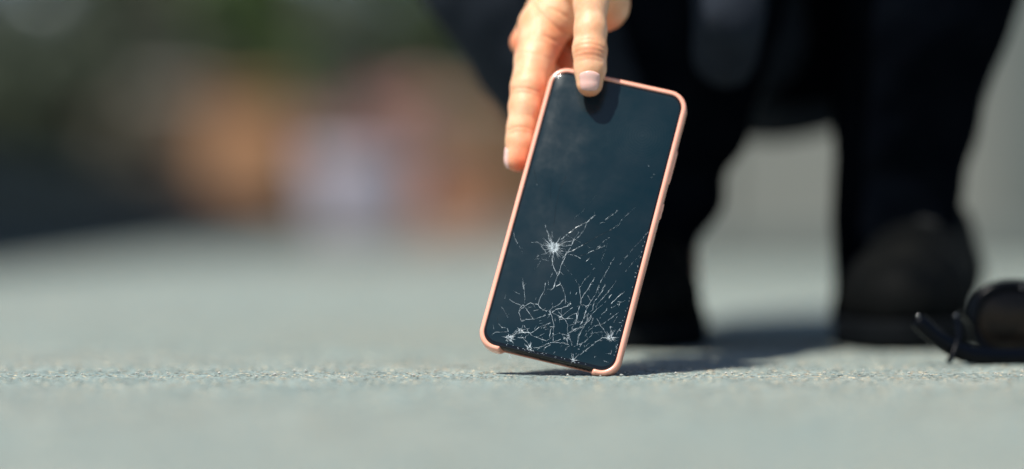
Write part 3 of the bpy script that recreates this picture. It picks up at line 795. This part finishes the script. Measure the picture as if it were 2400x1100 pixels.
def skin_mat():
    m = bpy.data.materials.new('skin'); m.use_nodes = True; nt = m.node_tree; N = nt.nodes; L = nt.links
    b = N['Principled BSDF']; b.inputs['Roughness'].default_value = .50; b.inputs['Specular IOR Level'].default_value = .42
    b.inputs['Subsurface Weight'].default_value = .26; b.inputs['Subsurface Radius'].default_value = (.0050, .0014, .0005); b.inputs['Subsurface Scale'].default_value = 1.0
    at = N.new('ShaderNodeAttribute'); at.attribute_name = 'flush_and_shade'
    tc = N.new('ShaderNodeTexCoord')
    n = N.new('ShaderNodeTexNoise'); n.inputs['Scale'].default_value = 110; n.inputs['Detail'].default_value = 8; L.new(tc.outputs['Object'], n.inputs['Vector'])
    r = N.new('ShaderNodeValToRGB'); r.color_ramp.elements[0].position = .35; r.color_ramp.elements[1].position = .66
    r.color_ramp.elements[0].color = (.76, .38, .20, 1); r.color_ramp.elements[1].color = (.86, .51, .31, 1); L.new(n.outputs['Fac'], r.inputs[0])
    mx = N.new('ShaderNodeMix'); mx.data_type = 'RGBA'; L.new(at.outputs['Fac'], mx.inputs[0]); L.new(r.outputs[0], mx.inputs[6]); mx.inputs[7].default_value = (.72, .17, .075, 1)
    L.new(mx.outputs[2], b.inputs['Base Color'])
    v = N.new('ShaderNodeTexVoronoi'); v.feature = 'DISTANCE_TO_EDGE'; v.inputs['Scale'].default_value = 1100; L.new(tc.outputs['Object'], v.inputs['Vector'])
    n2 = N.new('ShaderNodeTexNoise'); n2.inputs['Scale'].default_value = 520; n2.inputs['Detail'].default_value = 6; L.new(tc.outputs['Object'], n2.inputs['Vector'])
    bp = N.new('ShaderNodeBump'); bp.inputs['Strength'].default_value = .35; bp.inputs['Distance'].default_value = .0003; L.new(n2.outputs['Fac'], bp.inputs['Height'])
    bp2 = N.new('ShaderNodeBump'); bp2.inputs['Strength'].default_value = .25; bp2.inputs['Distance'].default_value = .00015; L.new(v.outputs['Distance'], bp2.inputs['Height'])
    L.new(bp.outputs[0], bp2.inputs['Normal']); L.new(bp2.outputs[0], b.inputs['Normal'])
    return m
M_skin = skin_mat()
body = mesh_obj('body', allV, allF, M_skin, person, True, True)
att = body.data.attributes.new('flush_and_shade', 'FLOAT', 'POINT')
att.data.foreach_set('value', np.concatenate([red, np.zeros(len(BV) + len(LV))]).astype(np.float32))

# fingernails: curved plates seated in the skin
def nail(center, dirv, up, wd, ht, m, label=None):
    dirv = np.array(dirv, float); dirv /= np.linalg.norm(dirv); up = np.array(up, float); up -= dirv * up.dot(dirv); up /= np.linalg.norm(up); rt = np.cross(dirv, up)
    n = 20; g1 = np.linspace(-1, 1, n + 1); U, V_ = np.meshgrid(g1, g1); U = U.ravel(); V_ = V_.ravel()
    uu = U * np.sqrt(1 - .30 * V_ ** 4); vv = V_ * np.sqrt(1 - .42 * U * U)
    # wrap the outline round the finger: start on an arc and drop on to the skin
    p = center + np.outer(uu * wd / 2, rt) + np.outer(vv * ht / 2, up) + np.outer(.0022 * uu * uu, dirv)
    for _ in range(12):
        p = p - grad(hand_f, p, .0004) * (hand_f(*p.astype(np.float32).T) * .9)[:, None]
    rr = np.maximum(abs(U), abs(V_))
    h = .00048 * (1 - rr ** 6) - .00016 * rr ** 10 + np.where((V_ < 0) & (rr > .8), -.00022 * V_, 0)
    pts = p + grad(hand_f, p, .0006) * h[:, None]
    fs = [(j * (n + 1) + i, j * (n + 1) + i + 1, (j + 1) * (n + 1) + i + 1, (j + 1) * (n + 1) + i) for j in range(n) for i in range(n)]
    o = mesh_obj('fingernail', pts, fs, m, person, True, True)
    md = o.modifiers.new('thickness', 'SOLIDIFY'); md.thickness = .0004; md.offset = 0
    if label: tag(o, label)
M_nail = mat('nail', (.80, .46, .40), .22, 0, .5, noise=(90, (.84, .53, .46)), Subsurface_Weight=.2)
M_nail.node_tree.nodes['Principled BSDF'].inputs['Subsurface Radius'].default_value = (.002, .001, .0007)
nail(HPt(1381, 194, -16.5), (0.0, 1, -.12), (.02, 0, 1), .0128, .0128, M_nail, 'short pale pink thumbnail')
nail(HPt(1183, 372, 14), (1, .25, .12), (.06, 0, 1), .0105, .0125, M_nail, 'pale nail at the index fingertip')

# ---- clothes
M_jacket = mat('charcoal_jacket_cloth', (.014, .018, .026), .92, 0, .1, noise=(50, (.020, .025, .034)), bump=(500, .4, .0006))
M_trouser = mat('black_trouser_cloth', (.0014, .0022, .0040), .95, 0, .0, noise=(30, (.0034, .0046, .0070)), bump=(500, .4, .0006))
M_shoe = mat('black_shoe_leather', (.0012, .0018, .0024), .7, 0, .05, noise=(30, (.0062, .0066, .0062)), bump=(300, .5, .001))
M_sole = mat('black_rubber_sole', (.002, .003, .004), .8, 0, .1)
M_lace = mat('grey_lace', (.006, .007, .007), .9)
JV, JF = surface_nets(cloth_noise(jk, .0055, 42), (-.22, 1.22, .08), (.56, 2.24, .98), .0075)
mesh_obj('jacket', JV, JF, M_jacket, person, True, True)
TV, TF = surface_nets(cloth_noise(tr, .0040, 48), (.0, 1.40, -.005), (.46, 2.12, .62), .0065)
mesh_obj('trousers', TV, TF, M_trouser, person, True, True)
def shoe(heel, toe, tag_):
    h = A([heel[0], heel[1], 0.]); t = A([toe[0], toe[1], 0.]); d = t - h; L = np.linalg.norm(d); d = d / L
    up = A([0, 0, 1.]); r = np.cross(d, up)
    def Q(a, z, s_=0): return h + d * L * a + up * z + r * s_
    f = union([chain([Q(.08, .045), Q(.45, .045), Q(.8, .034), Q(.93, .030)], mm(34, 34, 36, 28)),
               chain([Q(.10, .070), Q(.12, .05)], mm(28, 32)), chain([Q(.22, .075), Q(.62, .052)], mm(30, 30)),
               chain([Q(.80, .030, .012), Q(.80, .030, -.012)], mm(30, 30))], .015)
    def g(X, Y, Z): return np.maximum(f(X, Y, Z), (.016 - Z))
    lo_ = np.minimum(h, t) - .07; hi_ = np.maximum(h, t) + .07; lo_[2] = .0; hi_[2] = .15
    V, Fc = surface_nets(g, lo_, hi_, .004)
    sh = mesh_obj('shoe', V, Fc, M_shoe, person, True, True)
    def g2(X, Y, Z): return np.maximum(np.maximum(f(X, Y, np.full_like(Z, .034)) - .004, Z - .019), .0006 - Z)
    V, Fc = surface_nets(g2, lo_ - [0, 0, .01], hi_, .004)
    mesh_obj('sole', V, Fc, M_sole, sh, True, True)
    for a in (.38, .47, .56, .65):
        mb = MB(); pts = []
        for k in range(9):
            s_ = -.024 + .048 * k / 8; p = Q(a, .09, s_)[None, :]
            for _ in range(10):
                p = p - grad(f, p, .0005) * float(f(*p.astype(np.float32).T)[0]) * .9
            pts.append(p[0])
        mb.tube(pts, .003, 6); mb.build('lace', M_lace, sh, True, True)
shoe((.092, 1.77), (.078, 1.545), '')
shoe((.304, 1.735), (.246, 1.545), '')
hd = A([.11, 1.57, 1.00])
hair_f = union([ell(hd + A([0, .025, .065]), (.088, .103, .098)), chain([hd + A([0, .085, .02]), hd + A([0, .085, -.05])], mm(45, 35))], .02)
cutf = ell(hd + A([0, -.085, -.02]), (.075, .075, .085))
def hf(X, Y, Z): return np.maximum(hair_f(X, Y, Z) + .004 * vnoise(X, Y, Z, 150, 2), -cutf(X, Y, Z))
V, Fc = surface_nets(hf, hd - .18, hd + .2, .006)
mesh_obj('hair', V, Fc, mat('dark_hair', (.02, .014, .01), .5, bump=(300, .6, .002)), person, True, True)

for sx_ in (-1, 1):
    MB().tube([hd + A([sx_ * (.020 + .006 * k_), -.0935 + .0012 * k_, .022 - .0012 * abs(k_ - 2)]) for k_ in range(5)], .0018, 6).build('eyelashes', bpy.data.materials['dark_hair'], person, True, True)
    MB().tube([hd + A([sx_ * (.018 + .008 * k_), -.0975 + .0025 * k_, .045 + .001 * k_]) for k_ in range(5)], .0028, 6).build('eyebrow', bpy.data.materials['dark_hair'], person, True, True)
MB().tube([hd + A([-.024 + .006 * k_, -.0925 - .0016 * (4 - abs(k_ - 4)), -.045 - .0006 * (4 - abs(k_ - 4))]) for k_ in range(9)], .0030, 8).build('lips', mat('lip_skin', (.50, .18, .14), .4), person, True, True)

# ------------------------------------------------------------------ sunglasses lying at the right
sg = empty('sunglasses', P(2390, 830, 1.41) * [1, 1, 0])
tag(sg, 'black sunglasses lying folded upside down on the asphalt at the right edge', 'sunglasses')
M_plastic = mat('glossy_black_plastic', (.0015, .0022, .004), .26, 0, .12)
M_lens = mat('dark_lens', (.002, .0022, .0025), .15, 0, .15, noise=(60, (.012, .009, .007)))
YS = 1.425
def ring_pts(cx_, cy_, rx, ry, n=40):
    out = []
    for i in range(n + 1):
        a = 2 * math.pi * i / n; sx = abs(math.cos(a)) ** .85 * math.copysign(1, math.cos(a)); sy = abs(math.sin(a)) ** .85 * math.copysign(1, math.sin(a))
        out.append(P(cx_ + rx * sx, cy_ + ry * sy, YS))
    return out
for k, cx_ in enumerate((2375, 2590)):
    MB().tube(ring_pts(cx_, 752, 94, 84), .0030, 10, 1.0, (0, 1, 0)).build('rim', M_plastic, sg, True, True)
    pts = ring_pts(cx_, 752, 92, 82); mb = MB(); c = P(cx_, 752, YS)
    vs = [c - A([0, .0028, 0])]; fs = []
    for rr in (.5, .8, 1.0):
        for p in pts[:-1]: vs.append(c + (p - c) * rr - A([0, .0028 * (1 - rr * rr), 0]))
    n = 40
    for i in range(n): fs.append((0, 1 + (i + 1) % n, 1 + i))
    for q in range(2):
        for i in range(n): a_ = 1 + q * n; fs.append((a_ + i, a_ + (i + 1) % n, a_ + n + (i + 1) % n, a_ + n + i))
    lo_b = len(vs)
    mb.add(vs, fs); lens = mb.build('lens', M_lens, sg, True, True)
    md = lens.modifiers.new('thickness', 'SOLIDIFY'); md.thickness = .0018
MB().tube([P(2455, 720, YS), P(2482, 706, YS - .002), P(2510, 720, YS)], .002, 8).build('bridge', M_plastic, sg, True, True)
def smooth_path(pts, n=8):
    pts = [np.array(p, float) for p in pts]; out = []
    Pp = [2 * pts[0] - pts[1]] + pts + [2 * pts[-1] - pts[-2]]
    for i in range(1, len(Pp) - 2):
        for k in range(n):
            t = k / n; a, b, c, d = Pp[i - 1:i + 3]
            out.append(.5 * ((2 * b) + (c - a) * t + (2 * a - 5 * b + 4 * c - d) * t * t + (3 * b - a - 3 * c + d) * t ** 3))
    out.append(pts[-1]); return out
pth = smooth_path([P(2150, 748, 1.372), P(2162, 762, 1.372), P(2200, 795, 1.373), P(2250, 824, 1.375), P(2300, 836, 1.378), P(2360, 838, 1.383), P(2460, 836, 1.39), P(2600, 835, 1.405), P(2690, 815, 1.43)])
MB().tube(pth, [.0036 + .0006 * min(1, i / 5) for i in range(len(pth))], 10, 1.2, (0, 1, 0)).build('temple', M_plastic, sg, True, True)
pth = smooth_path([P(2284, 775, YS), P(2262, 742, 1.41), P(2243, 742, 1.39), P(2246, 790, 1.375), P(2232, 835, 1.368), P(2223, 848, 1.366)])
MB().tube(pth, .0017, 8).build('temple', M_plastic, sg, True, True)
for (px, py, Y) in ((2152, 741, 1.37), (2240, 740, 1.388), (2306, 820, 1.40), (2398, 674, YS - .003)):  # small steel beads added to stand in for glints on the frame
    MB().lathe(P(px, py, Y), [(.0001, -.0008), (.0006, -.0005), (.0008, 0), (.0006, .0005), (.0001, .0008)], 14).build('glint_bead', mat('steel_glint', (.5, .5, .5), .25, 1), sg, True, True)

# ------------------------------------------------------------------ background
# panelled wall behind the person
M_wall = mat('grey_panel_paint', (.165, .170, .150), .7, noise=(1.5, (.185, .19, .168)), bump=(60, .2, .002))
M_wall2 = mat('darker_grey_panel_paint', (.105, .122, .112), .7, noise=(1.5, (.12, .135, .125)), bump=(60, .2, .002))
wall = empty('panelled_wall', (1.6, 4.6, 0)); tag(wall, 'pale grey panelled wall standing behind the squatting person', 'wall')
MB().box((1.75, 4.68, 1.35), (3.3, .12, 2.7)).build('wall_core', M_wall2, wall, False, True)
x = .13; k = 0
while x < 3.3:
    wd = .27
    m = M_wall2 if k >= 3 and k % 4 in (3,) else M_wall
    p = MB().box((x + wd / 2, 4.605, 1.36), (wd - .012, .03, 2.60), 0, .004).build('panel', m, wall, False, True)
    x += wd; k += 1
MB().box((1.75, 4.60, .035), (3.3, .06, .07), 0, .006).build('plinth', M_wall2, wall, False, True)

# raised bed edged with a low dark slate wall that runs away from the camera at left
M_slate = mat('dark_slate', (.017, .030, .037), .75, 0, .25, noise=(7, (.024, .039, .046)), bump=(40, .4, .004))
a0 = A([-1.00, 3.7]); a1 = A([-1.50, 18]); dd_ = (a1 - a0); LL = np.linalg.norm(dd_); dd_ = dd_ / LL; nn_ = A([-dd_[1], dd_[0]])
rzw = math.atan2(dd_[1], dd_[0])
bed = empty('slate_wall', (a0[0], a0[1], 0)); tag(bed, 'low dark slate wall running away along the left side of the pavement', 'wall')
k = 0; t_ = 0
while t_ < LL:
    bl_ = .62
    for c_ in range(2):
        off = (.31 if c_ else 0); q = a0 + dd_ * (t_ + bl_ / 2 - off) + nn_ * (.08 + rnd.uniform(-.004, .004))
        MB().box((q[0], q[1], .048 + c_ * .094), (bl_ - .008, .16, .090), rzw, .006).build('stone', M_slate, bed, False, True)
    q = a0 + dd_ * (t_ + bl_ / 2) + nn_ * .07
    MB().box((q[0], q[1], .206), (bl_ - .006, .22, .032), rzw, .005).build('coping', M_slate, bed, False, True)
    t_ += bl_; k += 1
q0, q1 = a0 + nn_ * .17, a1 + nn_ * .17
soil = mesh_obj('planting_soil', [(q0[0], q0[1], .17), (q1[0], q1[1], .17), (q1[0] - 9, q1[1] + 1, .17), (q0[0] - 4, q0[1], .17)], [(0, 1, 2, 3)], mat('dark_soil', (.045, .034, .024), .95, noise=(9, (.03, .024, .018))), None, False)
tag(soil, kind='structure')
q = q0 + A([-1.95, 0]); 
for c_ in range(7):
    MB().box((q0[0] + .02 - .31 - c_ * .62, q0[1] - .09, .095), (.612, .16, .186), 0, .006).build('stone', M_slate, bed, False, True)

# brick pillars, low brick wall
M_brick = mat('orange_brick', (.36, .19, .090), .85, noise=(9, (.31, .155, .075)))
M_brick2 = mat('brown_brick', (.20, .125, .075), .85, noise=(9, (.16, .10, .065)))
M_cap = mat('stone_coping', (.40, .36, .30), .8)
def pillar(px, Y, wd, top_py, m, label):
    b = P(px, HOR, Y); h = P(px, top_py, Y)[2]
    t = empty('brick_pillar', (b[0], b[1], 0)); tag(t, label, 'pillar', 'brick pillars beside the road')
    mb = MB(); n = int(h / .15)
    for k in range(n):     # courses as recessed and proud bands
        mb.box((0, 0, (k + .5) * h / n), (wd - .02 * (k % 2), wd - .02 * (k % 2), h / n - .001))
    mb.build('shaft', m, t); MB().box((0, 0, h + .04), (wd + .1, wd + .1, .08), 0, .015).build('coping', m if m is M_brick else M_cap, t)
pillar(585, 24, .80, 245, M_brick, 'sunlit orange brick pillar above the far end of the slate wall')
pillar(405, 27, .62, 225, M_brick2, 'browner brick pillar left of the bright orange one')
lw = empty('brick_wall', (P(1080, 0, 28)[0], 28, 0)); tag(lw, 'low orange brown brick wall left of the person', 'wall')
for k in range(9):
    MB().box((0, 0, .085 + k * .17), (1.30 - .01 * (k % 2), .3 - .01 * (k % 2), .168)).build('course', M_brick, lw)
MB().box((0, 0, 1.56), (1.36, .36, .06), 0, .01).build('coping', M_cap, lw)

# foliage helper: clumps of leaf quads with an uneven outline
def foliage(name, m, parent, blobs, n, size, seed):
    r = np.random.default_rng(seed); vs = []; fs = []
    wts = np.array([b[1] ** 2 for b in blobs]); wts = wts / wts.sum()
    ch = r.choice(len(blobs), n, p=wts)
    for i in range(n):
        c, R_ = blobs[ch[i]]; d = r.normal(size=3); d /= np.linalg.norm(d); rad = R_ * (0.55 + .5 * r.random())
        p = np.array(c) + d * rad * np.array([1, 1, .85])
        a = r.normal(size=3); a /= np.linalg.norm(a); b = np.cross(a, r.normal(size=3)); b /= np.linalg.norm(b); s_ = size * r.uniform(.6, 1.4)
        k = len(vs); vs += [p - a * s_, p - b * s_ * .45, p + a * s_, p + b * s_ * .45]; fs.append((k, k + 1, k + 2, k + 3))
    return mesh_obj(name, vs, fs, m, parent, False)
M_bark = mat('bark', (.085, .07, .05), .9, noise=(6, (.05, .042, .032)))
def leafm(n, c, c2): return mat(n, c, .65, 0, .3, noise=(1.4, c2))
LM = [leafm('dark_leaves', (.052, .070, .044), (.078, .092, .055)), leafm('green_leaves', (.080, .135, .045), (.12, .18, .06)), leafm('grey_green_leaves', (.085, .11, .08), (.13, .15, .11))]
def tree(px, Y, h, cr, m, label, seed, trunk=.16, low=.35):
    b = P(px, HOR, Y); t = empty('tree', (b[0], b[1], 0)); tag(t, label, 'tree', 'trees beyond the road')
    r = random.Random(seed); mb = MB()
    mb.tube([(0, 0, -.05), (.05, .0, h * .3), (-.04, .05, h * .6), (0, 0, h * .85)], [trunk, trunk * .8, trunk * .55, trunk * .2], 10)
    for k in range(7):
        a = r.uniform(0, 6.28); z = h * r.uniform(.35, .7); L = cr * r.uniform(.5, .9)
        mb.tube([(0, 0, z), (math.cos(a) * L * .5, math.sin(a) * L * .5, z + L * .4), (math.cos(a) * L, math.sin(a) * L, z + L * .6)], [trunk * .4, trunk * .25, trunk * .08], 6)
    mb.build('trunk', M_bark, t, True)
    bl = [((r.uniform(-1, 1) * cr, r.uniform(-1, 1) * cr * .8, h * low + (h - h * low) * r.random()), cr * r.uniform(.25, .5)) for _ in range(16)]
    foliage('crown', m, t, bl, 5200, .10, seed)
def shrub(px, Y, r_, h_, m, label, seed, n=2600, sz=.035):
    b = P(px, HOR, Y); t = empty('shrub', (b[0], b[1], .17)); tag(t, label, 'shrub', 'shrubs in the raised bed')
    r = random.Random(seed); mb = MB()
    for k in range(6):
        a = r.uniform(0, 6.28); mb.tube([(0, 0, -.02), (math.cos(a) * r_ * .3, math.sin(a) * r_ * .3, h_ * .5), (math.cos(a) * r_ * .6, math.sin(a) * r_ * .6, h_ * .8)], [.014, .010, .004], 6)
    mb.build('stem', M_bark, t, True)
    bl = [((r.uniform(-.6, .6) * r_, r.uniform(-.6, .6) * r_, h_ * r.uniform(.2, .9)), r_ * r.uniform(.3, .5)) for _ in range(12)]
    foliage('foliage', m, t, bl, n, sz, seed)
shrub(40, 8.5, .34, .50, LM[0], 'dark shrub nearest the left edge above the slate wall', 31)
shrub(255, 10.5, .38, .42, leafm('olive_brown_leaves', (.085, .075, .05), (.11, .095, .065)), 'olive brown shrub in the raised bed', 32)
shrub(90, 14, .45, 1.35, LM[2], 'tall grey green shrub at the far left of the raised bed', 33, 4200)
tree(-60, 34, 7.5, 2.3, LM[0], 'dark leafed tree at the far left behind the shrubs', 1, low=.12)
tree(150, 36, 8.0, 1.4, LM[2], 'grey green tree behind the raised bed', 2, low=.1)
tree(520, 38, 8.5, 1.7, LM[0], 'dark tree behind the orange brick pillar', 3, low=.16)
tree(735, 30, 6.5, 1.25, LM[1], 'bright green tree right of the orange brick pillar', 4, low=.36)
tree(960, 34, 7.2, 1.7, LM[1], 'green tree just left of the person in black', 5, low=.30)
tree(820, 42, 8.5, 2.0, LM[0], 'dark tree farthest back between the two green trees', 6, low=.1)
tree(1190, 40, 8.0, 2.2, LM[0], 'dark tree rising behind the hand', 7, low=.15)
# long clipped hedge closing the street
hb = [((x_, rnd.uniform(-.6, .6), z_), rnd.uniform(.7, 1.1)) for x_ in np.arange(-17, 12, .9) for z_ in (.7, 1.9, 3.1, 4.3)]
hd_ = empty('hedge', (0, 50, 0)); tag(hd_, 'tall dark hedge closing the far end of the street', 'hedge')
foliage('foliage', LM[0], hd_, hb, 26000, .16, 9)
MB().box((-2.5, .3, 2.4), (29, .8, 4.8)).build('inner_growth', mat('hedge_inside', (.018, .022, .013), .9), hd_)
# stone house side
hs = empty('stone_house', (P(345, 0, 44)[0], 44, 0)); tag(hs, 'brown grey stone house seen between the trees behind the slate wall', 'house')
M_stone = mat('brown_grey_render', (.14, .14, .10), .9, noise=(3, (.115, .118, .088)))
MB().box((0, 0, 2.6), (1.9, 3, 5.2)).build('wall', M_stone, hs)
MB().box((0, 0, 5.3), (2.3, 3.3, .22), 0, .05).build('roof', mat('roof_slate', (.08, .08, .08), .8), hs)
for z_ in (1.5, 3.6):
    wo = MB().box((0.2, -1.5, z_), (.7, .06, 1.1)).build('window', mat('window_glass', (.03, .035, .04), .08), hs)
    MB().box((0.2, -1.53, z_ - .6), (.86, .14, .07)).build('sill', M_cap, hs)

# pale planter with a rounded grey-green shrub
def planter(px, Y, r0, h0, m, ml, mf, label, seed, sh=.40):
    b = P(px, HOR, Y); t = empty('planter', (b[0], b[1], 0)); tag(t, label, 'planter', 'planted pots along the road')
    MB().lathe((0, 0, 0), [(r0 * .72, 0), (r0 * .85, h0 * .2), (r0, h0 * .9), (r0 * 1.06, h0), (r0 * .92, h0), (r0 * .9, h0 * .88)], 28).build('pot', m, t, True)
    r = random.Random(seed)
    bl = [((r.uniform(-.6, .6) * r0, r.uniform(-.6, .6) * r0, h0 + .12 + sh * r.random()), r0 * r.uniform(.45, .7)) for _ in range(9)]
    foliage('shrub', ml, t, bl, 1500, .035, seed)
    if mf: foliage('flowers', mf, t, [((r.uniform(-.9, .9) * r0, -r0 * .4, h0 + .05 + .25 * r.random()), r0 * .4) for _ in range(7)], 420, .03, seed + 1)
M_pale = mat('pale_lavender_glaze', (.56, .53, .60), .5, noise=(12, (.50, .48, .55)))
M_terra = mat('terracotta', (.55, .24, .13), .8, noise=(12, (.45, .20, .12)))
M_pink = mat('pink_petals', (.62, .33, .30), .7)
planter(848, 12.0, .28, .42, M_pale, LM[2], M_pink, 'pale lavender pot holding a grey green shrub with pink flowers', 21, .62)
planter(1065, 17.5, .25, .36, M_terra, LM[2], M_pink, 'terracotta pot with pink flowers just left of the phone', 22, .30)

# pale globes on posts, added to give soft highlight discs
def highlight_globe(px, py, Y, rr, base, label):
    b = P(px, HOR, Y); z = P(px, py, Y)[2]; t = empty('added_globe', (b[0], b[1], base)); tag(t, label, 'lamp', 'added pale globes on short posts'); z -= base
    MB().lathe((0, 0, 0), [(.07, 0), (.07, .03), (.028, .05), (.026, z - rr - .02), (.05, z - rr * .9)], 18).build('post', M_trim, t, True)
    MB().lathe((0, 0, z), [(rr * math.sin(math.pi * (k + .02) / 16.04), -rr * math.cos(math.pi * (k + .02) / 16.04)) for k in range(17)], 28).build('globe', mat('opal_glass', (.74, .78, .76), .25), t, True)
    MB().lathe((0, 0, z + rr * .93), [(.03, 0), (.03, .03), (.005, .04)], 14).build('finial', M_trim, t, True)
M_trim = mat('black_trim', (.012, .012, .012), .6)
highlight_globe(92, 2, 14, .095, .17, 'white globe added for a highlight disc, on a short post in the raised bed')
highlight_globe(838, 295, 27, .16, 0, 'white globe added for a highlight disc, on a short post behind the lavender pot')
